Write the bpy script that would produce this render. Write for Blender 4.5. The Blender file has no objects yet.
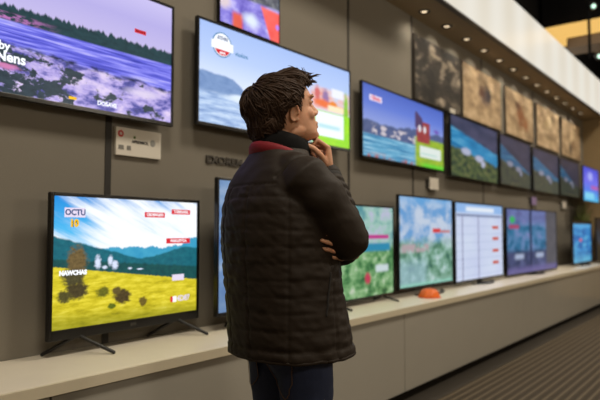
import bpy, bmesh, math, random
from mathutils import Vector, Matrix, noise as mnoise

random.seed(7)
SC = bpy.context.scene
COL = SC.collection
R = math.radians

# ------------------------------------------------------------------ helpers
def lin(c):
    c /= 255.0
    return c / 12.92 if c <= .04045 else ((c + .055) / 1.055) ** 2.4
def C(r, g, b): return (lin(r), lin(g), lin(b), 1.0)

def link(name, me, mat=None, parent=None, smooth=False):
    o = bpy.data.objects.new(name, me)
    COL.objects.link(o)
    if mat is not None:
        me.materials.clear(); me.materials.append(mat)
    if parent is not None: o.parent = parent
    if smooth:
        for p in me.polygons: p.use_smooth = True
    return o
def empty(name, loc, rz=0):
    o = bpy.data.objects.new(name, None); COL.objects.link(o)
    o.empty_display_size = .1
    o.location = loc; o.rotation_euler = (0, 0, rz)
    return o
def tag(o, label=None, cat=None, group=None, kind=None):
    if label: o['label'] = label
    if cat: o['category'] = cat
    if group: o['group'] = group
    if kind: o['kind'] = kind
    return o

class MB:
    """collects shapes into one mesh"""
    def __init__(s): s.v = []; s.f = []
    def add(s, vs, fs):
        n = len(s.v); s.v += [tuple(v) for v in vs]; s.f += [tuple(i + n for i in f) for f in fs]; return s
    def box(s, x0, x1, y0, y1, z0, z1, bev=0.0):
        bm = bmesh.new(); bmesh.ops.create_cube(bm, size=1)
        for v in bm.verts:
            v.co = ((x0 + x1) / 2 + v.co.x * (x1 - x0), (y0 + y1) / 2 + v.co.y * (y1 - y0), (z0 + z1) / 2 + v.co.z * (z1 - z0))
        if bev > 0: bmesh.ops.bevel(bm, geom=bm.edges[:], offset=bev, segments=2, affect='EDGES', profile=.5)
        bm.verts.index_update()
        s.add([v.co for v in bm.verts], [[v.index for v in f.verts] for f in bm.faces]); bm.free(); return s
    def loft(s, rings, caps=True):
        n = len(rings[0]); vs = [p for r in rings for p in r]; fs = []
        for k in range(len(rings) - 1):
            for i in range(n):
                j = (i + 1) % n
                fs.append((k * n + i, k * n + j, (k + 1) * n + j, (k + 1) * n + i))
        if caps:
            fs.append(tuple(reversed(range(n)))); fs.append(tuple((len(rings) - 1) * n + i for i in range(n)))
        return s.add(vs, fs)
    def tube(s, pts, rad, n=12, ref=None, round_caps=True):
        """pts list of Vector; rad list of r or (ra, rb); ref = direction of the ra axis"""
        pts = [Vector(p) for p in pts]
        rad = [(r, r) if not isinstance(r, (tuple, list)) else r for r in rad]
        P, Q = list(pts), list(rad)
        if round_caps:
            d0 = (pts[0] - pts[1]).normalized(); d1 = (pts[-1] - pts[-2]).normalized()
            a, b = [], []
            for t in (.35, .7, .95):
                k = math.sqrt(1 - t * t)
                h0, h1 = min(rad[0]), min(rad[-1])
                a.insert(0, (pts[0] + d0 * h0 * t, (rad[0][0] * k, rad[0][1] * k)))
                b.append((pts[-1] + d1 * h1 * t, (rad[-1][0] * k, rad[-1][1] * k)))
            P = [x[0] for x in a] + P + [x[0] for x in b]; Q = [x[1] for x in a] + Q + [x[1] for x in b]
        rings = []; u = None
        for i, p in enumerate(P):
            t = (P[min(i + 1, len(P) - 1)] - P[max(i - 1, 0)]).normalized()
            if ref is not None: u = Vector(ref)
            elif u is None: u = Vector((0, 0, 1)) if abs(t.z) < .9 else Vector((1, 0, 0))
            u = (u - t * u.dot(t)).normalized(); w = t.cross(u)
            rings.append([p + u * (math.cos(q) * Q[i][0]) + w * (math.sin(q) * Q[i][1]) for q in [2 * math.pi * k / n for k in range(n)]])
        return s.loft(rings)
    def ell(s, c, r, rot=None, nu=20, nv=12):
        c = Vector(c); M = rot or Matrix.Identity(3); rings = []
        for k in range(nv + 1):
            t = math.pi * (k + .02) / (nv + .04)
            rings.append([c + M @ Vector((r[0] * math.sin(t) * math.cos(a), r[1] * math.sin(t) * math.sin(a), -r[2] * math.cos(t))) for a in [2 * math.pi * i / nu for i in range(nu)]])
        return s.loft(rings)
    def lathe(s, prof, c=(0, 0, 0), n=24, lob=0, amp=0):
        rings = []
        for r, z in prof:
            rings.append([(c[0] + r * (1 + amp * math.cos(lob * a)) * math.cos(a), c[1] + r * (1 + amp * math.cos(lob * a)) * math.sin(a), c[2] + z) for a in [2 * math.pi * i / n for i in range(n)]])
        return s.loft(rings)
    def mesh(s, name):
        me = bpy.data.meshes.new(name); me.from_pydata(s.v, [], s.f); me.update()
        bm = bmesh.new(); bm.from_mesh(me); bmesh.ops.recalc_face_normals(bm, faces=bm.faces); bm.to_mesh(me); bm.free()
        return me
    def build(s, name, mat=None, parent=None, smooth=False): return link(name, s.mesh(name), mat, parent, smooth)

def remeshed(mb, voxel, smooth_iter=4, factor=.5):
    o = mb.build('temporary'); 
    m = o.modifiers.new('r', 'REMESH'); m.mode = 'VOXEL'; m.voxel_size = voxel; m.use_smooth_shade = True
    if smooth_iter:
        k = o.modifiers.new('s', 'SMOOTH'); k.factor = factor; k.iterations = smooth_iter
    dg = bpy.context.evaluated_depsgraph_get(); dg.update()
    me = bpy.data.meshes.new_from_object(o.evaluated_get(dg), depsgraph=dg)
    old = o.data; bpy.data.objects.remove(o); bpy.data.meshes.remove(old)
    for p in me.polygons: p.use_smooth = True
    return me

def text_mesh(txt, size, name, mat, parent=None, loc=(0, 0, 0), rot=(R(90), 0, 0), align='CENTER', bold=.0, extrude=.0008, width=None):
    cu = bpy.data.curves.new(name, 'FONT'); cu.body = txt; cu.size = size; cu.align_x = align; cu.align_y = 'CENTER'
    cu.extrude = extrude; cu.offset = bold; cu.resolution_u = 3
    o = bpy.data.objects.new('temporary', cu); COL.objects.link(o)
    dg = bpy.context.evaluated_depsgraph_get(); dg.update()
    me = bpy.data.meshes.new_from_object(o.evaluated_get(dg), depsgraph=dg)
    bpy.data.objects.remove(o); bpy.data.curves.remove(cu)
    if width:
        xs = [v.co.x for v in me.vertices]; w = max(xs) - min(xs); k = width / w
        for v in me.vertices: v.co.x *= k
    r = link(name, me, mat, parent); r.location = loc; r.rotation_euler = rot
    return r

# ------------------------------------------------------------------ node expressions
class V:
    def __init__(s, g, k): s.g = g; s.k = k
    def _m(s, op, *a): return s.g.math(op, *a)
    def __add__(s, o): return s._m('ADD', s, o)
    __radd__ = __add__
    def __sub__(s, o): return s._m('SUBTRACT', s, o)
    def __rsub__(s, o): return s._m('SUBTRACT', o, s)
    def __mul__(s, o): return s._m('MULTIPLY', s, o)
    __rmul__ = __mul__
    def __truediv__(s, o): return s._m('DIVIDE', s, o)
    def __neg__(s): return s * -1.0
class G:
    def __init__(s, name, uv=True):
        s.mat = bpy.data.materials.new(name); s.mat.use_nodes = True
        s.nt = s.mat.node_tree; s.bsdf = next(n for n in s.nt.nodes if n.type == 'BSDF_PRINCIPLED')
        tc = s.nt.nodes.new('ShaderNodeTexCoord'); sp = s.nt.nodes.new('ShaderNodeSeparateXYZ')
        s.nt.links.new(tc.outputs['UV' if uv else 'Object'], sp.inputs[0])
        s.u, s.v, s.w = V(s, sp.outputs[0]), V(s, sp.outputs[1]), V(s, sp.outputs[2]); s.vec = tc.outputs['UV' if uv else 'Object']
    def put(s, sock, x):
        if isinstance(x, V): s.nt.links.new(x.k, sock)
        else: sock.default_value = x
    def math(s, op, *a):
        n = s.nt.nodes.new('ShaderNodeMath'); n.operation = op
        for i, x in enumerate(a): s.put(n.inputs[i], x)
        return V(s, n.outputs[0])
    def S(s, a, b, x):
        n = s.nt.nodes.new('ShaderNodeMapRange'); n.interpolation_type = 'SMOOTHSTEP'
        if a > b: lo, hi, t0, t1 = b, a, 1.0, 0.0
        else: lo, hi, t0, t1 = a, b, 0.0, 1.0
        s.put(n.inputs[0], x)
        for i, q in enumerate((lo, hi, t0, t1)): n.inputs[1 + i].default_value = q
        return V(s, n.outputs[0])
    def mx(s, a, b): return s.math('MAXIMUM', a, b)
    def mn(s, a, b): return s.math('MINIMUM', a, b)
    def sin(s, a): return s.math('SINE', a)
    def abs(s, a): return s.math('ABSOLUTE', a)
    def frac(s, a): return s.math('FRACT', a)
    def noise(s, a, b, c=0.0, detail=3.0, rough=.55):
        cb = s.nt.nodes.new('ShaderNodeCombineXYZ'); s.put(cb.inputs[0], a); s.put(cb.inputs[1], b); s.put(cb.inputs[2], c)
        n = s.nt.nodes.new('ShaderNodeTexNoise'); n.inputs['Scale'].default_value = 1.0; n.inputs['Detail'].default_value = detail; n.inputs['Roughness'].default_value = rough
        s.nt.links.new(cb.outputs[0], n.inputs['Vector'])
        return V(s, n.outputs[0])
    def mix(s, f, a, b):
        n = s.nt.nodes.new('ShaderNodeMix'); n.data_type = 'RGBA'
        s.put(n.inputs[0], f); s.put(n.inputs[6], a); s.put(n.inputs[7], b)
        return V(s, n.outputs[2])
    def ramp(s, x, stops):
        n = s.nt.nodes.new('ShaderNodeValToRGB'); e = n.color_ramp.elements
        while len(e) > 1: e.remove(e[-1])
        e[0].position = stops[0][0]; e[0].color = stops[0][1]
        for p, c in stops[1:]: q = e.new(p); q.color = c
        s.put(n.inputs[0], x); return V(s, n.outputs[0])
    def rect(s, u0, u1, v0, v1, e=.006):
        m = s.S(u0 - e, u0 + e, s.u) * s.S(u1 + e, u1 - e, s.u)
        return m * s.S(v0 - e, v0 + e, s.v) * s.S(v1 + e, v1 - e, s.v)
    def blob(s, cu, cv, ru, rv, soft=.3, wob=0.0, f=20.0, seed=0.0):
        a = (s.u - cu) / ru; b = (s.v - cv) / rv
        d = s.math('SQRT', a * a + b * b)
        if wob: d = d + (s.noise(s.u * f, s.v * f, seed) - .5) * wob
        return s.S(1.0, 1.0 - soft, d)
    def emit(s, col, strength):
        b = s.bsdf
        b.inputs['Base Color'].default_value = (.004, .004, .005, 1); b.inputs['Roughness'].default_value = .3
        b.inputs['Specular IOR Level'].default_value = .25
        s.put(b.inputs['Emission Color'], col); b.inputs['Emission Strength'].default_value = strength
        return s.mat
    def surf(s, col, rough=.6, bump=None, bstr=.3, bdist=.002, metal=0.0, spec=.5, coat=0.0, sheen=0.0):
        b = s.bsdf; s.put(b.inputs['Base Color'], col); s.put(b.inputs['Roughness'], rough)
        b.inputs['Metallic'].default_value = metal; b.inputs['Specular IOR Level'].default_value = spec
        b.inputs['Coat Weight'].default_value = coat; b.inputs['Sheen Weight'].default_value = sheen
        if bump is not None:
            n = s.nt.nodes.new('ShaderNodeBump'); n.inputs['Strength'].default_value = bstr; n.inputs['Distance'].default_value = bdist
            s.put(n.inputs['Height'], bump); s.nt.links.new(n.outputs[0], b.inputs['Normal'])
        return s.mat

def surface(name, rgb, rough=.6, var=.12, scale=30, bump=.2, bdist=.001, metal=0, spec=.5, coat=0, sheen=0, detail=3.0):
    g = G(name, uv=False); n = g.noise(g.u * scale, g.v * scale, g.w * scale, detail)
    a = C(*rgb); lo = tuple(x * (1 - var) for x in a[:3]) + (1,); hi = tuple(min(1, x * (1 + var)) for x in a[:3]) + (1,)
    return g.surf(g.mix(n, lo, hi), rough, n, bump, bdist, metal, spec, coat, sheen)
def glow(name, rgb, strength=1.0):
    g = G(name, uv=False); n = g.noise(g.u * 3, g.v * 3, g.w * 3)
    a = C(*rgb); return g.emit(g.mix(n, tuple(x * .95 for x in a[:3]) + (1,), a), strength)

M = {}
def wall_mat():
    g = G('wall_fabric', uv=False)
    fine = g.noise(g.u * 260, g.v * 260, g.w * 260, 2.0); big = g.noise(g.u * 1.2, g.v * 1.2, g.w * 1.2, 3.0)
    col = g.mix(fine * .6 + big * .4, C(108, 103, 94), C(140, 134, 122))
    return g.surf(col, .85, fine, .35, .002, spec=.25)
M['wall'] = wall_mat()
M['groove'] = surface('groove_dark', (40, 37, 33), .7)
M['soffit'] = surface('soffit_paint', (150, 132, 104), .7, .05, 8)
M['black_paint'] = surface('black_paint', (13, 13, 14), .9, .2, 4, spec=.1)
M['ledge'] = surface('ledge_laminate', (228, 220, 202), .35, .04, 14, .05)
M['cabinet'] = surface('cabinet_gloss', (160, 156, 146), .14, .03, 5, .02, .0006, spec=.6)
M['kick'] = surface('kick_black', (16, 15, 14), .7)
M['floor'] = surface('floor_shaded_border', (46, 40, 32), .6, .15, 12)  # smooth border strip, with the cabinet's shadow put into its dark colour
def carpet_mat():
    g = G('ribbed_carpet', uv=False)
    t = g.frac(g.v / .064); rib = g.S(.0, .22, t) * g.S(.55, .3, t)
    n = g.noise(g.u * 90, g.v * 90, 0.0, 3.0)
    col = g.mix(rib, C(70, 61, 49), C(112, 100, 82)); col = g.mix(n * .35, col, C(40, 34, 28))
    return g.surf(col, .8, rib + n * .3, .7, .006, spec=.2)
M['carpet'] = carpet_mat()
M['plastic'] = surface('tv_black_plastic', (16, 16, 17), .35, .1, 60)
M['bezel'] = surface('tv_bezel', (11, 11, 12), .28, .1, 60)
M['grey_plastic'] = surface('dark_grey_trim', (52, 50, 47), .4, .08, 40)
M['metal'] = surface('bracket_metal', (60, 60, 62), .45, .1, 40, metal=.8)
M['card'] = surface('white_card', (214, 208, 196), .6, .03, 20)
M['card_grey'] = surface('grey_card', (150, 150, 146), .6, .05, 20)
M['tagpurple'] = surface('violet_card', (150, 130, 175), .6, .05, 20)
M['ink'] = surface('dark_ink', (52, 50, 48), .6, .05, 20)
M['ink_grey'] = surface('grey_ink', (120, 118, 112), .6, .05, 20)
M['ink_red'] = surface('red_ink', (196, 42, 36), .5, .05, 20)
M['ink_green'] = surface('green_ink', (84, 110, 44), .5, .05, 20)
M['letters'] = surface('wall_letters', (58, 53, 46), .5, .05, 20)
M['orange'] = surface('orange_plastic', (232, 106, 18), .4, .06, 30)
M['leaf'] = surface('leaf_green', (92, 104, 48), .6, .3, 25)
M['pot'] = surface('pot_clay', (92, 78, 62), .7, .1, 25)
M['picframe'] = surface('picture_frame', (54, 47, 39), .6, .1, 25)
M['white_glow'] = glow('caption_white', (246, 250, 255), 1.15)
M['red_glow'] = glow('banner_red', (226, 38, 52), 1.0)
M['dark_glow'] = glow('caption_navy', (60, 84, 140), .9)
M['yellow_glow'] = glow('caption_yellow', (250, 196, 12), 1.05)
M['black_glow'] = glow('caption_black', (20, 22, 24), .6)
M['lilac_glow'] = glow('plate_lilac', (238, 226, 250), 1.0)
M['cyan_glow'] = glow('caption_blue', (96, 150, 200), .9)
M['lamp'] = glow('downlight_lens', (255, 226, 186), 1.6)
M['cove'] = glow('cove_light', (246, 196, 110), 1.0)
M['spotlens'] = glow('spot_lens', (210, 255, 230), 1.6)

# ------------------------------------------------------------------ setting
XL, XE, YR, ZC = -3.0, 16.0, -6.5, 5.4      # room extents; display wall at y = 0
def struct(name, mb, mat): o = mb.build(name, mat); o['kind'] = 'structure'; return o
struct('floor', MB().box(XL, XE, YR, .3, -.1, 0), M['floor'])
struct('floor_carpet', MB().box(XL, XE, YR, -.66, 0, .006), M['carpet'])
struct('ceiling', MB().box(XL, XE, YR, .3, ZC, ZC + .1), M['black_paint'])
struct('wall_left', MB().box(XL, XE, 0, .3, 0, 3.75), M['wall'])
struct('wall_upper', MB().box(XL, XE, 0, .3, 3.75, ZC), M['black_paint'])
struct('wall_right', MB().box(XL, XE, YR - .1, YR, 0, ZC), M['soffit'])
struct('wall_back', MB().box(XL - .1, XL, YR, .3, 0, ZC), M['soffit'])
struct('wall_front', MB().box(XE, XE + .1, YR, .3, 0, ZC), M['black_paint'])
struct('wall_return', MB().box(11.75, 12.0, -1.6, 0, 0, 3.2), surface('return_wall_paint', (150, 128, 92), .8, .05, 10))
for i, x in enumerate((1.744, 3.906, 4.989, 6.75, 8.75, 10.75)):
    wd = .017 if i in (0,) else .012
    struct('trim_%d' % (i + 1), MB().box(x - wd, x + wd, -.004, .01, .66, 3.2), M['groove'])
# soffit with light-box fascia
struct('soffit', MB().box(XL, 11.95, -.38, 0, 3.2, 3.26), M['soffit'])
def fascia_mat():
    g = G('fascia_light', uv=False)
    n = g.noise(g.u * 1.1, 0.0, 3.0, 2.0)
    lobe = g.sin(g.u * 8.4) * .5 + .5
    col = g.mix(n * .5 + lobe * .5, C(236, 226, 206), C(255, 251, 240)); col = g.mix(g.S(3.62, 3.2, g.w) * .25, col, C(255, 250, 236))
    return g.emit(col, .86)
fas = struct('trim_fascia', MB().box(XL, 13.5, -.40, -.36, 3.2, 3.79), fascia_mat())
struct('trim_fascia_top', MB().box(XL, 13.5, -.36, 0, 3.77, 3.79), M['black_paint'])
struct('trim_fascia_lip', MB().box(XL, 13.5, -.405, -.36, 3.185, 3.203), M['grey_plastic'])

# cabinets and the continuous worktop
EDGES = [-2.82, -.16 - 1.33, 1.18, 3.85, 6.52, 9.19, 11.74]
CABL = ['glossy grey base cabinet at the left end beyond the first front joint', 'glossy grey cabinet below the forest television, left of its joint',
        'glossy grey cabinet behind the standing person', 'glossy grey cabinet below the orange dome on the ledge',
        'glossy grey cabinet below the wide split picture television', 'glossy grey cabinet at the far end of the ledge by the return wall']
for i in range(1, 6):
    a, b = EDGES[i], EDGES[i + 1]
    root = empty('base_cabinet', ((a + b) / 2, -.25, 0)); w = (b - a) / 2
    MB().box(-w, w, -.23, .246, .07, .62).build('body', M['grey_plastic'], root)
    MB().box(-w + .004, w - .004, -.25, -.23, .07, .62, .0015).build('front_panel', M['cabinet'], root)
    MB().box(-w, w, -.13, .2, 0, .07).build('plinth', M['kick'], root)
    lab = ['', 'glossy grey cabinet front at left below the mountain meadow television', 'glossy grey cabinet front directly behind the person in jeans',
           'glossy grey cabinet front below the orange dome on the ledge', 'glossy grey cabinet front below the wide split picture television',
           'glossy grey cabinet front at the far end against the return wall'][i]
    tag(root, lab, 'cabinet', 'base cabinets under the ledge')
wt = empty('display_ledge', (5.1, -.26, .62))
MB().box(-6.6, 6.64, -.245, .256, .002, .04, .003).build('worktop', M['ledge'], wt)
MB().box(-6.6, 6.64, -.258, -.245, -.004, .04, .002).build('edge_strip', surface('edge_strip_cream', (206, 196, 172), .4, .03, 20), wt)
tag(wt, 'long cream ledge running under the standing televisions', 'ledge')

# downlights in the soffit
LX = [4.954 + .496 * k for k in range(13)]
ordn = ['nearest', 'second', 'third', 'fourth', 'fifth', 'sixth', 'seventh', 'eighth', 'ninth', 'tenth', 'eleventh', 'twelfth', 'farthest']
dl0 = None
for k, x in enumerate(LX):
    if dl0 is None:
        dl0 = empty('downlight', (x, -.15, 3.2)); 
        MB().lathe([(.052, 0), (.056, -.004), (.05, -.008), (.03, -.008), (.028, -.002), (.028, 0)], n=24).build('trim_ring', M['grey_plastic'], dl0, True)
        MB().lathe([(.001, -.0035), (.028, -.0035), (.028, 0), (.001, 0)], n=24).build('lens', M['lamp'], dl0)
        o = dl0
    else:
        o = dl0.copy(); COL.objects.link(o); o.location = (x, -.15, 3.2)
        for ch in dl0.children:
            c = ch.copy(); COL.objects.link(c); c.parent = o
    tag(o, '%s round recessed downlight of the row under the soffit' % ordn[k] if k not in (0, 12) else '%s round recessed downlight of the soffit row, at its %s end' % (ordn[k], 'left' if k == 0 else 'right'), 'ceiling light', 'downlights in the soffit')

# ------------------------------------------------------------------ screens
def scr_forest():
    g = G('screen_forest'); u, v = g.u, g.v
    sky = g.ramp(v, [(.5, C(206, 196, 240)), (.8, C(186, 178, 236)), (1, C(206, 198, 246))])
    col = sky
    tree = (g.noise(u * 60, 0.0, 1.0, 4.0) - .5) * .14 + g.noise(u * 6, 0.0, 2.0) * .06 + .575
    hi = g.noise(u * 40, v * 30, 3.0)
    col = g.mix(g.S(.012, -.012, v - tree), col, g.mix(hi, C(14, 34, 44), C(46, 84, 92)))
    pink = g.S(.6, .46, u) * g.rect(.2, .72, .5, .55, .012) * g.S(.4, .6, g.noise(u * 40, v * 40, 5.0))
    col = g.mix(pink, col, C(190, 120, 190))
    water = g.ramp(g.noise(u * 5 + v * 3, v * 34, 4.0), [(.3, C(52, 60, 170)), (.46, C(96, 98, 224)), (.56, C(140, 140, 248)), (.7, C(196, 192, 255))])
    col = g.mix(g.S(.505, .49, v), col, water)
    shore = .33 - (u - .45) * .1 + (g.noise(u * 12, 1.0, 8.0, 4.0) - .5) * .1
    mist = g.ramp(g.noise(u * 9, v * 8, 6.0, 5.0, .65), [(.3, C(30, 40, 82)), (.42, C(92, 92, 176)), (.5, C(180, 166, 232)), (.62, C(228, 212, 248))])
    col = g.mix(g.S(.01, -.02, v - shore), col, mist)
    edge = g.S(.03, .0, g.abs(v - shore)) * g.S(.4, .6, g.noise(u * 18, v * 18, 9.0))
    col = g.mix(edge, col, C(24, 36, 72))
    veg = g.noise(u * 11, v * 7, 17.0, 5.0, .65) + g.S(.75, .4, u) * .09 + g.S(.3, .05, v) * .02
    col = g.mix(g.S(.55, .6, veg) * g.S(.36, .3, v + (u - .45) * .1), col, g.mix(g.noise(u * 40, v * 30, 18.0), C(16, 34, 46), C(66, 84, 96)))
    col = g.mix(g.blob(.43, .18, .05, .03, .8, 1.2, 30, 11), col, C(214, 130, 184))
    col = g.mix(g.blob(.88, .2, .1, .05, .9, .6, 18, 12), col, C(226, 214, 244))
    return g.emit(col, 1.0)
def scr_globe():
    g = G('screen_globe'); u, v = g.u, g.v
    col = g.ramp(v, [(.4, C(224, 236, 255)), (.7, C(186, 208, 250)), (1, C(168, 194, 246))])
    ridge = .4 + g.math('MULTIPLY', g.S(.18, .07, g.abs(u - .09)), .11) + (g.noise(u * 16, 0.0, 1.0, 4.0) - .5) * .07 - (u * .06)
    col = g.mix(g.S(.015, -.015, v - ridge), col, g.mix(g.noise(u * 25, v * 18, 2.0), C(92, 126, 180), C(146, 174, 218)))
    low = g.ramp(g.noise(u * 10, v * 24, 3.0, 4.0), [(.3, C(122, 152, 204)), (.5, C(172, 198, 236)), (.68, C(212, 230, 252))])
    col = g.mix(g.S(.35, .27, v + (g.noise(u * 9, v * 9, 4.0) - .5) * .1), col, low)
    col = g.mix(g.blob(.24, .3, .12, .06, .6, .5, 20, 5), col, C(226, 240, 255))
    right = g.S(.66, .72, u + (g.noise(u * 6, v * 6, 9.0) - .5) * .06)
    pan = g.ramp(g.noise(u * 12, v * 9, 6.0, 3.0), [(.35, C(236, 164, 150)), (.5, C(232, 200, 204)), (.65, C(206, 214, 236))])
    col = g.mix(right * g.S(.72, .66, v) * g.S(.4, .44, v), col, pan)
    for cu, cv, ru, rv, c, s in ((.735, .6, .03, .14, (214, 110, 110), 1), (.8, .58, .035, .14, (150, 120, 170), 2), (.78, .5, .1, .07, (240, 120, 70), 3), (.9, .47, .09, .05, (250, 196, 60), 4), (.86, .52, .05, .05, (240, 140, 50), 5), (.97, .4, .03, .4, (140, 200, 60), 6)):
        col = g.mix(g.blob(cu, cv, ru, rv, .6, .7, 20, s), col, C(*c))
    col = g.mix(right * g.S(.42, .4, v), col, g.mix(g.noise(u * 20, v * 14, 8.0), C(96, 214, 46), C(190, 232, 40)))
    col = g.mix(g.rect(.72, .95, .1, .4), col, C(244, 250, 255)); col = g.mix(g.rect(.74, .92, .2, .25, .02), col, C(188, 232, 240))
    col = g.mix(g.rect(.85, .95, .61, .72, .012), col, C(240, 244, 255)); col = g.mix(g.rect(.82, .95, .43, .5, .012), col, C(255, 236, 200))
    return g.emit(col, 1.05)
def scr_poster():
    g = G('screen_promo'); u, v = g.u, g.v
    n = g.noise(u * 4, v * 7, 1.0, 4.0)
    col = g.ramp(n, [(.3, C(78, 62, 178)), (.5, C(140, 130, 226)), (.66, C(196, 190, 248))])
    col = g.mix(g.blob(.06, .22, .14, .12, .7, .5, 8, 2), col, C(224, 206, 214))
    col = g.mix(g.rect(.2, .36, -.1, .14, .03), col, g.mix(n, C(220, 70, 80), C(240, 120, 60)))
    col = g.mix(g.blob(.5, .12, .2, .1, .8, .5, 8, 3), col, C(224, 236, 255))
    col = g.mix(g.S(.0, .03, u * .9 + v * .5 - .74) * g.S(.33, .29, v), col, g.mix(g.noise(u * 6, v * 8, 5.0), C(240, 60, 60), C(250, 120, 110)))
    col = g.mix(g.blob(.97, .16, .05, .04, .6), col, C(190, 130, 240))
    col = g.mix(g.S(.27, .31, v + u * -.05), col, g.ramp(g.noise(u * 6, v * 9, 7.0), [(.4, C(46, 56, 78)), (.6, C(110, 116, 126)), (.7, C(206, 204, 196))]))
    return g.emit(col, 1.05)
def scr_village():
    g = G('screen_village'); u, v = g.u, g.v
    col = g.ramp(v, [(.45, C(160, 176, 236)), (.75, C(108, 134, 226)), (1, C(86, 112, 206))])
    ridge = .5 + (g.noise(u * 7, 0.0, 1.0, 4.0) - .5) * .2 + g.S(.3, .62, u) * .06
    col = g.mix(g.S(.02, -.02, v - ridge), col, g.mix(g.noise(u * 24, v * 16, 2.0), C(58, 78, 126), C(112, 122, 162)))
    hs = g.S(.5, .6, g.noise(u * 16, v * 12, 3.0, 1.0)) * g.rect(.1, .66, .33, .47, .02)
    col = g.mix(hs, col, C(216, 206, 214))
    lake = g.ramp(g.noise(u * 4, v * 26, 4.0), [(.35, C(62, 128, 176)), (.5, C(104, 176, 214)), (.68, C(178, 220, 240))])
    col = g.mix(g.S(.33, .3, v), col, lake)
    col = g.mix(g.rect(.6, 1.1, -.1, .46, .02), col, g.mix(g.noise(u * 14, v * 14, 5.0), C(66, 150, 60), C(206, 220, 60)))
    col = g.mix(g.rect(.62, .8, .38, .72, .012), col, g.mix(g.noise(u * 24, v * 12, 6.0), C(120, 40, 60), C(196, 90, 80)))
    col = g.mix(g.S(.02, -.02, g.abs(u - .62) * 1.2 + v - .86) * g.rect(.6, .7, .6, .9, .01), col, C(90, 70, 110))
    for cu in (.66, .73): col = g.mix(g.blob(cu, .6, .025, .07, .4), col, C(236, 228, 236))
    col = g.mix(g.blob(.9, .62, .06, .05, .8, .8, 20, 7), col, C(120, 90, 190))
    col = g.mix(g.rect(.66, .96, .15, .33, .012), col, C(236, 246, 240)); col = g.mix(g.rect(.68, .9, .2, .22, .015), col, C(186, 226, 216))
    col = g.mix(g.S(.1, .0, v) * g.S(.45, .6, g.noise(u * 12, v * 6, 8.0)) * g.S(.7, .5, u), col, C(190, 100, 84))
    col = g.mix(g.S(.1, .02, v) * g.S(.62, .75, u), col, C(110, 220, 60))
    return g.emit(col, .9)
def scr_coast(name, k, dim, seed):
    g = G(name); u, v = g.u, g.v
    col = g.ramp(g.noise(u * 3, v * 5, seed, 3.0), [(.3, C(58, 66, 92)), (.7, C(92, 92, 122))])
    sea = g.ramp(g.noise(u * 3, v * 16, seed + 1), [(.35, C(36, 122, 180)), (.55, C(64, 160, 216)), (.7, C(110, 190, 232))])
    top = .82 - u * k + (g.noise(u * 6, 0.0, seed + 2) - .5) * .06
    col = g.mix(g.S(.03, -.03, v - top), col, sea)
    land = .5 - u * .18 + (g.noise(u * 8, 0.0, seed + 3, 4.0) - .5) * .22
    col = g.mix(g.S(.03, -.03, v - land), col, g.ramp(g.noise(u * 12, v * 12, seed + 4, 4.0), [(.35, C(52, 66, 60)), (.55, C(96, 112, 70)), (.7, C(138, 130, 92))]))
    for cu, cv, ru, rv in ((.3, .45, .13, .08), (.58, .38, .12, .08), (.66, .3, .06, .08)):
        col = g.mix(g.blob(cu, cv, ru, rv, .5, .5, 14, seed), col, C(200, 206, 234))
    if dim < .58: col = g.mix(.4, col, C(96, 88, 100))  # grey veil paints glare over the dim pictures
    return g.emit(col, dim)
def scr_violet():
    g = G('screen_violet'); u, v = g.u, g.v
    col = g.ramp(v, [(0, C(70, 190, 236)), (.3, C(80, 130, 236)), (.6, C(110, 110, 240)), (1, C(70, 80, 214))])
    col = g.mix(g.blob(.45, .75, .25, .2, .8, .5, 8, 1), col, C(170, 176, 252))
    col = g.mix(g.rect(.5, 1.0, .38, .48, .04), col, C(190, 90, 170)); col = g.mix(g.rect(.1, .7, .06, .26, .05), col, C(130, 214, 246))
    return g.emit(col, .95)
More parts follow.
